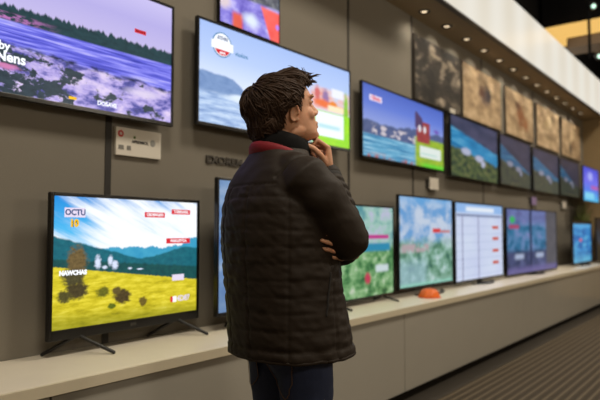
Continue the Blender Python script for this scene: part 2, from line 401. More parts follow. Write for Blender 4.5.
def scr_meadow():
    g = G('screen_meadow'); u, v = g.u, g.v
    blue = g.ramp(v, [(.5, C(126, 208, 244)), (.75, C(74, 182, 238)), (1, C(18, 138, 220))])
    cl = g.noise(u * 2.6 + v * 2.0, v * 6 + u * 3.6, 1.0, 5.0, .6)
    bias = g.S(.05, .5, u) * .22 - g.S(.86, 1.0, v) * .1 + g.S(.8, .6, v) * .05
    col = g.mix(g.S(.40, .72, cl + bias), blue, C(246, 250, 255))
    r1 = .60 + (g.noise(u * 9, 0.0, 2.0, 5.0, .6) - .5) * .14 + g.S(.12, .0, u) * .06 + g.S(.8, 1.0, u) * .08
    col = g.mix(g.S(.008, -.008, v - r1), col, g.mix(g.noise(u * 16, v * 16, 3.0), C(34, 138, 186), C(80, 176, 206)))
    r2 = .7 - u * .36 + (g.noise(u * 14, 0.0, 5.0, 5.0) - .5) * .05 + g.S(.5, 1.0, u) * .24
    tr = g.noise(u * 30, v * 26, 4.0, 4.0)
    col = g.mix(g.S(.01, -.01, v - r2), col, g.mix(tr, C(10, 70, 92), C(38, 124, 136)))
    r3 = .53 - u * .12 + (g.noise(u * 30, 0.0, 6.0, 5.0) - .5) * .06
    col = g.mix(g.S(.008, -.012, v - r3), col, g.mix(tr, C(12, 52, 66), C(36, 98, 92)))
    for cu, cv, ru, rv in ((.265, .49, .026, .07), (.345, .50, .02, .06), (.375, .46, .028, .05), (.31, .445, .022, .02), (.48, .425, .02, .015), (.55, .415, .03, .01)):
        col = g.mix(g.blob(cu, cv, ru, rv, .7, 1.1, 34, 7), col, C(216, 226, 250))
    fl = .47 - u * .185 + (g.noise(u * 40, 0.0, 8.0) - .5) * .02
    gr = g.ramp(g.noise(u * 9, v * 26, 9.0, 5.0, .65), [(.25, C(150, 138, 28)), (.45, C(204, 188, 36)), (.6, C(230, 214, 60)), (.75, C(242, 230, 100))])
    gr = g.mix(g.S(.18, .02, v + u * .05) * .55, gr, C(92, 104, 18))
    col = g.mix(g.S(.006, -.006, v - fl), col, gr)
    for cu, cv, ru, rv, s, c in ((.14, .5, .075, .15, 1, (98, 82, 52)), (.12, .38, .085, .08, 2, (70, 66, 42)), (.14, .28, .085, .08, 3, (66, 58, 36)), (.07, .24, .05, .06, 4, (74, 70, 36)), (.43, .2, .07, .075, 5, (70, 58, 34)), (.39, .25, .04, .04, 8, (86, 74, 40)), (.3, .25, .05, .05, 6, (92, 92, 30)), (.575, .14, .035, .05, 7, (96, 82, 34)), (.36, .13, .03, .03, 9, (84, 96, 26))):
        col = g.mix(g.blob(cu, cv, ru, rv, .45, 1.0, 34, s), col, g.mix(g.noise(u * 60, v * 50, s), C(*[x * .55 for x in c]), C(*[x * 1.45 for x in c])))
    return g.emit(col, 1.08)
def scr_garden():
    g = G('screen_garden'); u, v = g.u, g.v
    n = g.noise(u * 9, v * 8, 1.0, 3.0)
    col = g.ramp(n, [(.32, C(40, 96, 60)), (.46, C(92, 150, 92)), (.58, C(150, 196, 140)), (.7, C(206, 222, 196))])
    top = g.ramp(g.noise(u * 5, v * 5, 2.0), [(.35, C(96, 160, 170)), (.5, C(170, 214, 200)), (.65, C(206, 206, 236))])
    col = g.mix(g.S(.5, .6, v + (n - .5) * .2), col, top)
    col = g.mix(g.rect(.3, .95, .5, .59, .02), col, C(52, 150, 190)); col = g.mix(g.rect(.3, .93, .64, .685, .012), col, C(206, 66, 150))
    col = g.mix(g.blob(.6, .2, .06, .09, .6, .5, 20, 3), col, C(206, 70, 96)); col = g.mix(g.rect(.72, .92, .26, .34, .02), col, C(220, 236, 240))
    return g.emit(col, .8)
def scr_lake():
    g = G('screen_lake'); u, v = g.u, g.v
    col = g.mix(g.S(.4, .62, g.noise(u * 4, v * 5, 1.0, 4.0)), C(112, 168, 224), C(206, 220, 240))
    col = g.mix(g.S(.85, 1.0, v) * .6, col, C(104, 176, 236))
    low = g.ramp(g.noise(u * 8, v * 8, 2.0, 4.0), [(.33, C(60, 110, 96)), (.46, C(112, 160, 132)), (.58, C(160, 200, 190)), (.7, C(206, 226, 226))])
    col = g.mix(g.S(.56, .44, v + (g.noise(u * 6, v * 6, 3.0) - .5) * .2), col, low)
    col = g.mix(g.rect(.03, .52, .38, .47, .02) * g.S(.4, .5, g.noise(u * 14, v * 8, 4.0)), col, C(190, 172, 178))
    col = g.mix(g.S(.36, .2, v) * g.S(.55, .4, u) * .55, col, C(170, 206, 224))
    col = g.mix(g.rect(.6, .76, .6, .65, .012), col, C(226, 66, 66)); col = g.mix(g.rect(.74, .96, .6, .63, .012), col, C(206, 130, 130))
    col = g.mix(g.S(.06, .0, v), col, C(150, 214, 196))
    return g.emit(col, .85)
def scr_table():
    g = G('screen_table'); u, v = g.u, g.v
    n = g.noise(u * 3, v * 3, 1.0); col = g.mix(n, C(196, 204, 240), C(222, 234, 250))
    row = g.frac(v * 9.2); col = g.mix(g.S(.1, .0, g.abs(row - .5)) * g.S(.84, .82, v) * .5, col, C(168, 186, 220))
    for cu in (.13, .45): col = g.mix(g.S(.012, .004, g.abs(u - cu)) * g.S(.85, .83, v), col, C(120, 120, 164))
    col = g.mix(g.S(.86, .9, v), col, C(150, 190, 240)); col = g.mix(g.rect(.2, .8, .9, .96, .02), col, C(236, 244, 255)); col = g.mix(g.rect(.02, .98, .835, .86, .008), col, C(104, 120, 160))
    for cv in (.69, .53, .36, .19): col = g.mix(g.rect(.76, .9, cv - .02, cv + .022, .008), col, C(206, 84, 56))
    return g.emit(col, .92)
def scr_split():
    g = G('screen_split'); u, v = g.u, g.v
    n = g.noise(u * 8, v * 6, 1.0, 4.0)
    col = g.ramp(n, [(.32, C(30, 82, 122)), (.46, C(58, 128, 172)), (.58, C(110, 150, 200)), (.7, C(150, 150, 210))])
    col = g.mix(g.S(.4, .3, v), col, g.ramp(g.noise(u * 7, v * 5, 2.0), [(.35, C(44, 58, 92)), (.6, C(96, 104, 150)), (.7, C(120, 130, 176))]))
    col = g.mix(g.S(.72, .85, v) * .5, col, C(146, 130, 200))
    col = g.mix(g.blob(.1, .84, .06, .07, .5), col, C(70, 200, 110)); col = g.mix(g.rect(.04, .22, .7, .76, .02), col, C(190, 80, 120))
    for cu in (.22, .62): col = g.mix(g.rect(cu - .08, cu + .08, .22, .3, .03), col, C(190, 204, 236))
    col = g.mix(g.S(.03, .01, g.abs(u - .44)), col, C(44, 56, 92))
    col = g.mix(g.S(.74, .78, u), col, g.mix(n, C(70, 74, 86), C(120, 118, 126)))  # grey right part: a reflection on the glass, painted into the picture
    col = g.mix(g.S(.14, .04, v) * .8, col, C(120, 112, 176))
    return g.emit(col, .72)
def scr_blue(name, seed, dot=True):
    g = G(name); u, v = g.u, g.v
    col = g.ramp(g.noise(u * 4, v * 7, seed), [(.35, C(30, 96, 176)), (.55, C(58, 150, 220)), (.7, C(110, 200, 236))])
    col = g.mix(g.S(.35, .0, v) * .6, col, C(110, 196, 226)); col = g.mix(g.S(.85, .95, v), col, C(90, 180, 240))
    if dot: col = g.mix(g.blob(.4, .58, .1, .06, .6), col, C(236, 90, 110))
    return g.emit(col, .8)

def scr_pale():
    g = G('screen_pale'); u, v = g.u, g.v
    col = g.ramp(g.noise(u * 3, v * 5, 3.0), [(.35, C(96, 140, 206)), (.55, C(140, 178, 226)), (.7, C(190, 212, 240))])
    return g.emit(g.mix(g.S(.4, .0, v) * .5, col, C(120, 150, 190)), .7)

def make_tv(label, group, x, y, yaw, W, zb, zt, mat, mount='wall', bez=.014, chin=.02, thick=.045, base=.66, foot_splay=.0):
    H = zt - zb; yr = R(yaw)
    cx, cy = x + math.cos(yr) * W / 2, y + math.sin(yr) * W / 2
    root = empty('television', (cx, cy, zb if mount == 'wall' else base), yr)
    z0 = 0 if mount == 'wall' else zb - base
    w = W / 2
    MB().box(-w, w, .006, .022, z0, z0 + H, .004).box(-w * .8, w * .8, .02, thick, z0 + .02, z0 + H * .55, .01).build('rear_casing', M['plastic'], root)
    b = MB().box(-w, -w + bez, -.006, .006, z0, z0 + H, .002).box(w - bez, w, -.006, .006, z0, z0 + H, .002)
    b.box(-w + bez, w - bez, -.006, .006, z0 + H - bez, z0 + H, .002).box(-w + bez, w - bez, -.006, .006, z0, z0 + chin, .002)
    b.build('bezel', M['bezel'], root)
    Ws, Hs = W - 2 * bez, H - bez - chin
    me = bpy.data.meshes.new('screen')
    zs = z0 + chin
    me.from_pydata([(-Ws / 2, 0, zs), (Ws / 2, 0, zs), (Ws / 2, 0, zs + Hs), (-Ws / 2, 0, zs + Hs), (-Ws / 2, .006, zs), (Ws / 2, .006, zs), (Ws / 2, .006, zs + Hs), (-Ws / 2, .006, zs + Hs)], [],
                   [(0, 1, 2, 3), (5, 4, 7, 6), (0, 4, 5, 1), (1, 5, 6, 2), (2, 6, 7, 3), (3, 7, 4, 0)])
    ul = me.uv_layers.new(name='UVMap')
    for p in me.polygons:
        for li in p.loop_indices:
            c = me.vertices[me.loops[li].vertex_index].co; ul.data[li].uv = ((c.x + Ws / 2) / Ws, (c.z - zs) / Hs)
    scr = link('screen', me, mat, root)
    root['_w'] = Ws; root['_h'] = Hs; root['_z'] = zs
    MB().box(-.018, .018, -.0075, -.006, z0 + chin * .35, z0 + chin * .65).build('maker_badge', M['grey_plastic'], root)
    if mount == 'wall':
        d = -cy
        MB().box(-.2, .2, thick - .004, thick + .006, z0 + H * .2, z0 + H * .75).box(-.12, .12, thick, d - .0035 - .13 * abs(math.sin(yr)), z0 + H * .3, z0 + H * .62).build('wall_bracket', M['metal'], root)
    elif mount == 'side':
        MB().box(-.2, .2, thick - .004, thick + .006, z0 + H * .2, z0 + H * .75).box(-.12, 11.748 - cx, thick, thick + .04, z0 + H * .4, z0 + H * .52).build('wall_bracket', M['metal'], root)
    elif mount == 'feet':
        for sx in (-1, 1):
            f = MB(); ax = sx * w * .66
            fx = ax + (.09 if sx < 0 else .09) * foot_splay
            bx = ax - .12 * foot_splay
            f.tube([(ax, .012, z0 + .012), (ax + .02 * foot_splay, -.02, z0 - .006), (fx, -.125, .008)], [.009, .009, .008], 10)
            f.tube([(ax, .012, z0 + .012), (ax - .02 * foot_splay, .03, z0 - .006), (bx, .085, .008)], [.009, .009, .008], 10)
            f.build('stand_foot', M['plastic'], root, True)
    else:
        MB().box(-.05, .05, .012, .03, .01, z0 + .05, .004).build('stand_neck', M['plastic'], root)
        rr = []
        for k in range(17):
            a = -1 + k / 8; rr.append((a * .26, -.10 + .09 * a * a, .008))
        MB().tube(rr, [(.008, .014)] * 17, 8, ref=(0, 0, 1)).box(-.05, .05, -.1, .03, .003, .014, .002).build('stand_foot', M['plastic'], root, True)
    tag(root, label, 'television', group)
    root['_scr'] = scr.name
    return root, scr
def plate(tv, name, u0, u1, v0, v1, mat, dy=-.0012, th=.0015, rnd=.003):
    root, scr = tv; W, H, z = root['_w'], root['_h'], root['_z']
    return MB().box((u0 - .5) * W, (u1 - .5) * W, dy - th, dy, z + v0 * H, z + v1 * H, 0).build(name, mat, scr)
def words(tv, name, txt, u, v, size, mat, dy=-.0036, bold=.0, align='CENTER', width=None):
    root, scr = tv; W, H, z = root['_w'], root['_h'], root['_z']
    return text_mesh(txt, size, name, mat, scr, ((u - .5) * W, dy, z + v * H), align=align, bold=bold, extrude=.0004, width=width)

UG, LG = 'wall televisions of the upper row', 'televisions standing on the ledge'
tv = make_tv('large wall television showing a violet lake edged by dark forest', UG, .53, -.08, 0, 1.55, 1.747, 2.39, scr_forest())
words(tv, 'caption', 'Planted by', .437, .315, .05, M['white_glow'], bold=.0016, align='RIGHT')
words(tv, 'caption', 'Planets Nens', .482, .243, .06, M['white_glow'], bold=.0018, align='RIGHT')
plate(tv, 'banner', .845, .89, .69, .722, M['red_glow'], rnd=0); words(tv, 'caption', 'NOVA', .868, .705, .02, M['black_glow'])
words(tv, 'caption', 'DOSAVE', .745, .05, .028, M['white_glow'], bold=.0008); plate(tv, 'banner', .615, .64, .04, .06, M['yellow_glow'])

tv = make_tv('wide wall television with round red and white emblem behind the person\'s head', UG, 2.247, -.08, -1.5, 1.501, 1.787, 2.395, scr_globe())
root, scr = tv
def disc(mb, cx, cz, rx, rz, y0, y1, a0=0, a1=2 * math.pi, n=40):
    pts = [(cx + rx * math.cos(a0 + (a1 - a0) * k / n), cz + rz * math.sin(a0 + (a1 - a0) * k / n)) for k in range(n if abs(a1 - a0) > 6.28 else n + 1)]
    return mb.loft([[(px, y, pz) for px, pz in pts] for y in (y1, y0)])
ex, ez = (.118 - .5) * root['_w'], root['_z'] + .81 * root['_h']
em = disc(MB(), ex, ez, .078, .073, -.0026, -.001).build('emblem', M['cyan_glow'], scr)
disc(MB(), ex, ez, .07, .066, -.0040, -.0027).build('emblem_face', M['white_glow'], scr)
disc(MB(), ex, ez, .066, .062, -.0052, -.0041, math.pi * 1.08, math.pi * 1.92).build('emblem_base', M['red_glow'], scr)
MB().box(ex - .085, ex + .085, -.0068, -.0053, ez - .03, ez + .018).build('emblem_band', M['white_glow'], scr)
text_mesh('ATHN', .03, 'caption', M['dark_glow'], scr, (ex, -.0056, ez + .036), bold=.0005)
text_mesh('eon', .028, 'caption', M['white_glow'], scr, (ex, -.0056, ez - .046), bold=.0005)
words(tv, 'caption', 'vlaukins', .225, .762, .034, M['cyan_glow'], bold=.0008)

tv = make_tv('lit violet and red promotional screen mounted above the emblem television', UG, 2.467, -.03, 0, .555, 2.435, 3.08, scr_poster(), thick=.024, bez=.002, chin=.002)
tv = make_tv('wall television showing a lakeside village with red roofed tower', UG, 3.97, -.08, .5, 1.561, 1.772, 2.382, scr_village())
plate(tv, 'banner', .07, .2, .79, .87, M['lilac_glow']); words(tv, 'caption', 'Oktolo', .135, .83, .05, M['red_glow'], bold=.001)
make_tv('wall television with bright blue bay, next right of the village television', UG, 5.631, -.09, 1.0, 1.43, 1.742, 2.386, scr_coast('screen_bay', .28, .72, 1.0))
make_tv('dim wall television with purple slope, next right of the blue bay television', UG, 7.104, -.08, 1.0, 1.27, 1.748, 2.373, scr_coast('screen_slope', .5, .56, 21.0))
make_tv('dusky blue wall television with white houses, two right of the blue bay television', UG, 8.412, -.08, .67, 1.36, 1.740, 2.356, scr_coast('screen_dusk', .42, .57, 41.0))
make_tv('darkest grey wall television at the far end of the upper row', UG, 9.803, -.08, 0, 1.23, 1.748, 2.348, scr_coast('screen_grey', .6, .42, 61.0))
make_tv('vivid violet blue television held on an arm in the far corner', UG, 10.40, -.28, 0, 1.15, 1.678, 2.262, scr_violet(), mount='side')

tv = make_tv('standing television at left showing a yellow meadow below blue mountains', LG, 1.375, -.13, 2.33, .885, .732, 1.367, scr_meadow(), 'feet', bez=.016, chin=.045, foot_splay=1.0)
plate(tv, 'banner', .06, .182, .842, .915, M['lilac_glow']); words(tv, 'caption', 'OCTU', .122, .878, .036, M['dark_glow'], bold=.0012)
words(tv, 'caption', '10', .118, .79, .036, M['black_glow'], dy=-.0025, bold=.002); words(tv, 'caption', '10', .115, .795, .046, M['yellow_glow'], bold=.0022)
for (u0, u1, v0, v1, t) in ((.578, .73, .855, .9, 'GRNINGEN'), (.785, .938, .888, .932, 'TORIGHAL'), (.745, .938, .625, .672, 'NAKUSTOA')):
    plate(tv, 'banner', u0, u1, v0, v1, M['red_glow']); words(tv, 'caption', t, (u0 + u1) / 2, (v0 + v1) / 2, .021, M['white_glow'], bold=.0004)
words(tv, 'caption', 'NAWCHAS', .115, .418, .027, M['white_glow'], bold=.0018)
plate(tv, 'banner', .795, .89, .29, .345, M['lilac_glow']); plate(tv, 'banner', .8, .83, .1, .15, M['white_glow']); plate(tv, 'banner', .782, .8, .1, .15, M['red_glow'])
words(tv, 'caption', '4D87', .885, .125, .04, M['lilac_glow'], bold=.0008)

make_tv('pale blue standing television mostly hidden behind the person', LG, 2.29, -.2, 0, .92, .74, 1.491, scr_pale(), 'feet')
make_tv('standing television with green garden and magenta strip beside the person\'s elbow', LG, 3.26, -.2, 1.5, 1.04, .694, 1.395, scr_garden(), 'feet')
make_tv('standing television with misty lake picture behind the orange dome', LG, 4.33, -.2, 0, 1.07, .717, 1.498, scr_lake(), 'plinth')
make_tv('standing television showing a white table with four orange marks', LG, 5.46, -.2, 0, 1.34, .695, 1.487, scr_table(), 'plinth')
make_tv('widest standing television with two blue pictures side by side', LG, 6.92, -.2, -2.0, 1.88, .675, 1.470, scr_split(), 'plinth')
make_tv('small looking standing television with red dot on blue picture near the far corner', LG, 9.663, -.27, 0, 1.288, .662 + .03, 1.358, scr_blue('screen_dot', 9.0), 'plinth', bez=.05)
make_tv('dark standing television at the far right end of the ledge', LG, 11.02, -.33, 0, .66, .69, 1.43, scr_coast('screen_off', .4, .12, 81.0), 'plinth', bez=.05)

# ------------------------------------------------------------------ pictures, signs, tags
def art(name, stops, seed, fig):
    g = G(name); u, v = g.u, g.v
    n = g.noise(u * 4, v * 4.5, seed, 3.0, .55); col = g.ramp(n, [(p, C(*c)) for p, c in stops])
    for cu, cv, ru, rv, c in fig: col = g.mix(g.blob(cu, cv, ru * 1.25, rv * 1.2, .8, .9, 9, seed) * .9, col, C(*c))
    st = g.noise(u * 30, v * 3, seed + 2, 3.0); col = g.mix(g.S(.5, .75, st) * .3, col, C(60, 52, 44))
    return g.surf(col, .7, n, .2, .002)
tan = [(.3, (134, 112, 86)), (.5, (184, 158, 124)), (.7, (214, 190, 156))]
ARTS = [('dark grey and black abstract picture, leftmost of the wall pictures', 5.0, 1.07, art('art_dark', [(.36, (26, 24, 22)), (.52, (58, 52, 46)), (.62, (150, 138, 122)), (.72, (186, 172, 152))], 1.0, [(.2, .3, .25, .3, (24, 22, 20)), (.85, .25, .2, .3, (40, 36, 32))])),
        ('tan picture with a dark huddled shape above the blue bay television', 6.13, 1.2, art('art_huddle', tan, 11.0, [(.55, .55, .18, .22, (70, 56, 66)), (.45, .6, .1, .15, (96, 60, 44)), (.65, .6, .08, .2, (46, 44, 56))])),
        ('tan picture with a rust brown shape, third of the wall pictures', 7.5, 1.15, art('art_rust', tan, 21.0, [(.5, .5, .16, .35, (132, 76, 40)), (.4, .7, .1, .12, (90, 56, 38)), (.7, .35, .12, .2, (150, 92, 50))])),
        ('pale tan picture with a cream shape, fourth of the wall pictures', 8.82, 1.2, art('art_pale', tan, 31.0, [(.55, .7, .14, .2, (226, 206, 168)), (.4, .6, .12, .15, (186, 162, 120)), (.5, .3, .3, .1, (140, 118, 88))])),
        ('tan picture with black and cream shapes, nearest the far corner', 10.17, 1.25, art('art_last', tan, 41.0, [(.55, .55, .14, .3, (220, 196, 156)), (.45, .25, .1, .2, (40, 36, 36)), (.6, .4, .1, .2, (120, 84, 54))]))]
for lab, x, w, m in ARTS:
    root = empty('wall_picture', (x + w / 2, 0, 2.42)); h = .62
    MB().box(-w / 2, w / 2, -.025, -.001, 0, h, .003).build('frame', M['picframe'], root)
    me = bpy.data.meshes.new('canvas'); a, b = w / 2 - .012, h - .012
    me.from_pydata([(-a, -.028, .012), (a, -.028, .012), (a, -.028, b), (-a, -.028, b), (-a, -.024, .012), (a, -.024, .012), (a, -.024, b), (-a, -.024, b)], [], [(0, 1, 2, 3), (5, 4, 7, 6), (0, 4, 5, 1), (1, 5, 6, 2), (2, 6, 7, 3), (3, 7, 4, 0)])
    ul = me.uv_layers.new(name='UVMap')
    for p in me.polygons:
        for li in p.loop_indices:
            c = me.vertices[me.loops[li].vertex_index].co; ul.data[li].uv = ((c.x + a) / (2 * a), (c.z - .012) / (b - .012))
    link('canvas', me, m, root)
    tag(root, lab, 'picture', 'pictures along the wall above the televisions')

sg = empty('information_sign', (1.916, 0, 1.575))
MB().box(-.14, .14, -.018, -.001, 0, .141, .003).build('sign_plate', M['card'], sg)
disc(MB(), -.113, .109, .017, .017, -.0195, -.0178).build('emblem', M['ink_red'], sg)
text_mesh('a', .026, 'lettering', M['card'], sg, (-.113, -.0202, .11), bold=.001)
disc(MB(), -.03, .098, .007, .008, -.0195, -.0178).build('green_mark', M['ink_green'], sg)
text_mesh('APREMSOL', .021, 'lettering', M['ink'], sg, (.005, -.019, .075), bold=.0006, width=.105)
disc(MB(), .085, .08, .016, .018, -.0195, -.0178).build('grey_mark', M['card_grey'], sg)
MB().box(-.125, -.095, -.0195, -.0178, .03, .052).build('small_print', M['ink_grey'], sg)
MB().box(-.076, -.052, -.0195, -.0178, .03, .052).build('small_print', M['ink_grey'], sg)
tag(sg, 'white rectangular information sign with red round mark under the forest television', 'sign')
tx = text_mesh('EXOREM', .06, 'wall_lettering', M['letters'], None, (2.545, -.006, 1.612), bold=.002, extrude=.005, width=.30)
tag(tx, 'dark raised lettering EXOREM on the wall left of the person', 'lettering')

def price_tag(x, z, w, h, y, mat, lab):
    o = empty('price_tag', (x, y, z))
    MB().box(-w / 2, w / 2, -.012, 0, 0, h, .003).build('card', mat, o)
    MB().box(-w / 2 - .012, w / 2 + .012, 0, .0025 - y, .02, h - .02).build('holder', M['grey_plastic'], o)
    tag(o, lab, 'price tag', 'price tags below the wall televisions')
price_tag(5.36, 1.595, .19, .115, -.03, M['card'], 'cream square price tag under the right corner of the village television')
price_tag(8.58, 1.56, .2, .11, -.031, M['tagpurple'], 'violet price tag on wall above the wide split picture television')
price_tag(10.2, 1.56, .2, .11, -.03, M['card'], 'pale price tag under the darkest grey wall television')
price_tag(5.72, 2.385, .12, .05, -.075, M['card'], 'white tag clipped on the top left corner of the blue bay television')

# orange dome on the ledge
od = empty('orange_dome', (4.55, -.36, .66))
MB().lathe([(.085, 0), (.088, .006), (.084, .02), (.07, .05), (.05, .066), (.02, .072), (.002, .072)], n=48, lob=8, amp=.035).build('dome', M['orange'], od, True)
MB().lathe([(.002, 0), (.094, 0), (.096, .004), (.088, .009), (.002, .009)], n=36).build('rim', surface('orange_rim', (214, 84, 12), .4), od, True)
tag(od, 'small orange ribbed dome lying on the ledge before the misty lake television', 'ornament')

# plant behind the far displays
pl = empty('potted_plant', (10.98, -.14, .66))
MB().lathe([(.05, 0), (.07, .002), (.095, .2), (.1, .22), (.09, .22), (.085, .19), (.002, .19)], n=24).build('pot', M['pot'], pl, True)
lf = MB(); random.seed(3)
for k in range(70):
    a = random.uniform(0, 6.28); L = random.uniform(.75, 1.35); sp = random.uniform(.1, .5)
    d = Vector((math.cos(a) * sp * 1.0, math.sin(a) * sp * .22, 0)); P = []
    for t in (0, .3, .6, .85, 1): P.append(Vector((0, 0, .19)) + d * t * t * 1.1 + Vector((0, 0, L * (t - .28 * t * t * (1 + sp)))))
    lf.tube(P, [(.004, .002), (.014, .002), (.018, .002), (.012, .002), (.001, .001)], 6, round_caps=False)
lf.build('foliage', M['leaf'], pl, True)
tag(pl, 'leafy green potted plant behind the last televisions on the ledge', 'plant')

# ceiling bulkhead and spots in the dark ceiling
bh = empty('ceiling_bulkhead', (9.2, -2.6, 3.74))
MB().box(-.15, .25, -3.2, 2.2, .07, .22).build('lower_panel', surface('bulkhead_brown', (120, 100, 78), .7), bh)
MB().box(-.2, .25, -3.2, 2.55, .225, .41).build('light_panel', M['cove'], bh)
MB().box(-.1, .25, -3.2, 2.55, .41, ZC - 3.74).build('upper_panel', M['black_paint'], bh)
tag(bh, 'dark ceiling bulkhead with amber light strip at upper right', 'bulkhead')
for x, y, z, lab in ((8.6, -.843, 4.19, 'small ceiling spotlight above the amber light strip at the top right corner'), (8.6, -.90, 3.507, 'small spotlight on a thin black rod below the amber light strip at the right edge')):
    sp = empty('ceiling_spotlight', (x, y, z))
    MB().tube([(0, 0, 0), (.09, .03, .05)], [.05, .045], 16).build('housing', M['grey_plastic'], sp, True)
    d = Vector((-.9, -.35, -.35)).normalized()
    MB().tube([d * .035, d * .05], [.028, .028], 16, round_caps=False).build('lens', M['spotlens'], sp)
    if z > 4: MB().tube([(.05, .02, .05), (.05, .02, ZC - z)], [.008, .008], 8).build('stem', M['black_paint'], sp)
    else: MB().tube([(.05, .0, .04), (.0, .112, .04)], [.015, .015], 8).tube([(0, .112, .0), (0, .112, ZC - z)], [.018, .018], 10).build('stem', M['black_paint'], sp)
    tag(sp, lab, 'spotlight', 'spotlights in the dark ceiling')

# PERSON_PART
# ------------------------------------------------------------------ person
def skin_mat():
    g = G('skin', uv=False); n = g.noise(g.u * 40, g.v * 40, g.w * 40, 3.0); f = g.noise(g.u * 400, g.v * 400, g.w * 400, 2.0)
    m = g.surf(g.mix(n, C(196, 142, 112), C(222, 170, 138)), .5, f, .08, .0006, spec=.4)
    g.bsdf.inputs['Subsurface Weight'].default_value = .12; g.bsdf.inputs['Subsurface Radius'].default_value = (.012, .005, .003); g.bsdf.inputs['Subsurface Scale'].default_value = .5
    return m
M['skin'] = skin_mat()
M['hair'] = surface('brown_hair', (58, 40, 27), .6, .35, 60, .1, spec=.25)
M['jacket'] = surface('dark_brown_nylon', (38, 30, 23), .62, .2, 160, .3, .0015, spec=.25)
M['seam'] = surface('jacket_seam', (20, 17, 15), .7, .1, 60)
M['scarf'] = surface('black_knit', (15, 14, 15), .9, .2, 200, .4, .001, spec=.2)
M['red'] = surface('red_collar', (128, 14, 30), .75, .12, 150, .3, .001)
M['denim'] = surface('dark_denim', (30, 42, 74), .8, .3, 220, .4, .001)
M['thread'] = surface('tan_thread', (120, 88, 54), .8, .1, 60)
M['eye'] = surface('eye_white', (225, 220, 212), .2, .02, 20); M['iris'] = surface('eye_iris', (50, 34, 24), .2, .02, 20)
M['shoe'] = surface('shoe_leather', (30, 28, 27), .5, .1, 40)
M['sole'] = surface('shoe_sole', (190, 186, 178), .7, .05, 40)

EARC = Vector((0, .025, 1.60)); TILT = Matrix.Rotation(R(14), 3, 'X')
TURN = Matrix.Rotation(R(-19), 3, 'Z')
def tl(p): return TURN @ (EARC + TILT @ (Vector(p) - EARC)) + Vector((.0025, .0032, -.014))

def oval(z, w, yf, yb, n=32, e=2.3, cx=0.0):
    pts = []
    for k in range(n):
        a = 2 * math.pi * k / n; c, s = math.cos(a), math.sin(a)
        x = w * math.copysign(abs(c) ** (2 / e), c); y = (yf + yb) / 2 + (yf - yb) / 2 * math.copysign(abs(s) ** (2 / e), s)
        pts.append(Vector((cx + x, y, z)))
    return pts

def hand(mb, wrist, Y, Z, right, curls, thumb, spread=.06, k=1.0):
    """wrist point, Y towards the fingers, Z out of the back of the hand; curls = per finger three joint angles in degrees; thumb = three directions in the hand frame"""
    W = Vector(wrist); Y = Vector(Y).normalized(); Z = Vector(Z); Z = (Z - Y * Z.dot(Y)).normalized()
    X = Z.cross(Y) if right else Y.cross(Z)
    P = lambda x, y, z: W + (X * x + Y * y + Z * z) * k
    mb.tube([P(0, -.03, 0), P(0, 0, 0), P(.002, .03, .0), P(.001, .06, .001), P(0, .082, .002)], [(.026 * k, .019 * k), (.027 * k, .018 * k), (.036 * k, .017 * k), (.040 * k, .015 * k), (.038 * k, .012 * k)], 16, ref=X)
    lens = [(.043, .026, .021), (.047, .029, .022), (.043, .027, .021), (.034, .021, .019)]
    rad = [.0088, .0090, .0085, .0075]; off = [.029, .0095, -.0105, -.029]; by = [.082, .086, .082, .074]
    tips = []
    for i in range(4):
        p = P(off[i], by[i], .002); side = X * ((1.5 - i) * spread)
        base = P(off[i] * .8, by[i] - .03, .001); pts = [base, p]; a = 0; rr = [rad[i] * k, rad[i] * 1.08 * k]
        for j in range(3):
            a += R(curls[i][j]); d = (Y * math.cos(a) - Z * math.sin(a) + side * math.cos(a)).normalized()
            q = pts[-1] + d * lens[i][j] * k
            pts.append((pts[-1] + q) / 2); rr.append(rad[i] * (.93 - .08 * j) * k)
            pts.append(q); rr.append(rad[i] * (.98 - .1 * j) * k)
        mb.tube(pts, rr, 12, ref=X); tips.append(pts[-1])
    pts = [P(.012, .012, -.004), P(.026, .026, -.008)]; rr = [.014 * k, .0145 * k]
    for j, (d, L) in enumerate(zip(thumb, (.040, .031, .025))):
        d = (X * d[0] + Y * d[1] + Z * d[2]).normalized(); q = pts[-1] + d * L * k
        pts.append((pts[-1] + q) / 2); rr.append((.0118 - .0012 * j) * k); pts.append(q); rr.append((.0112 - .0013 * j) * k)
    mb.tube(pts, rr, 12)
    return tips

body = MB()
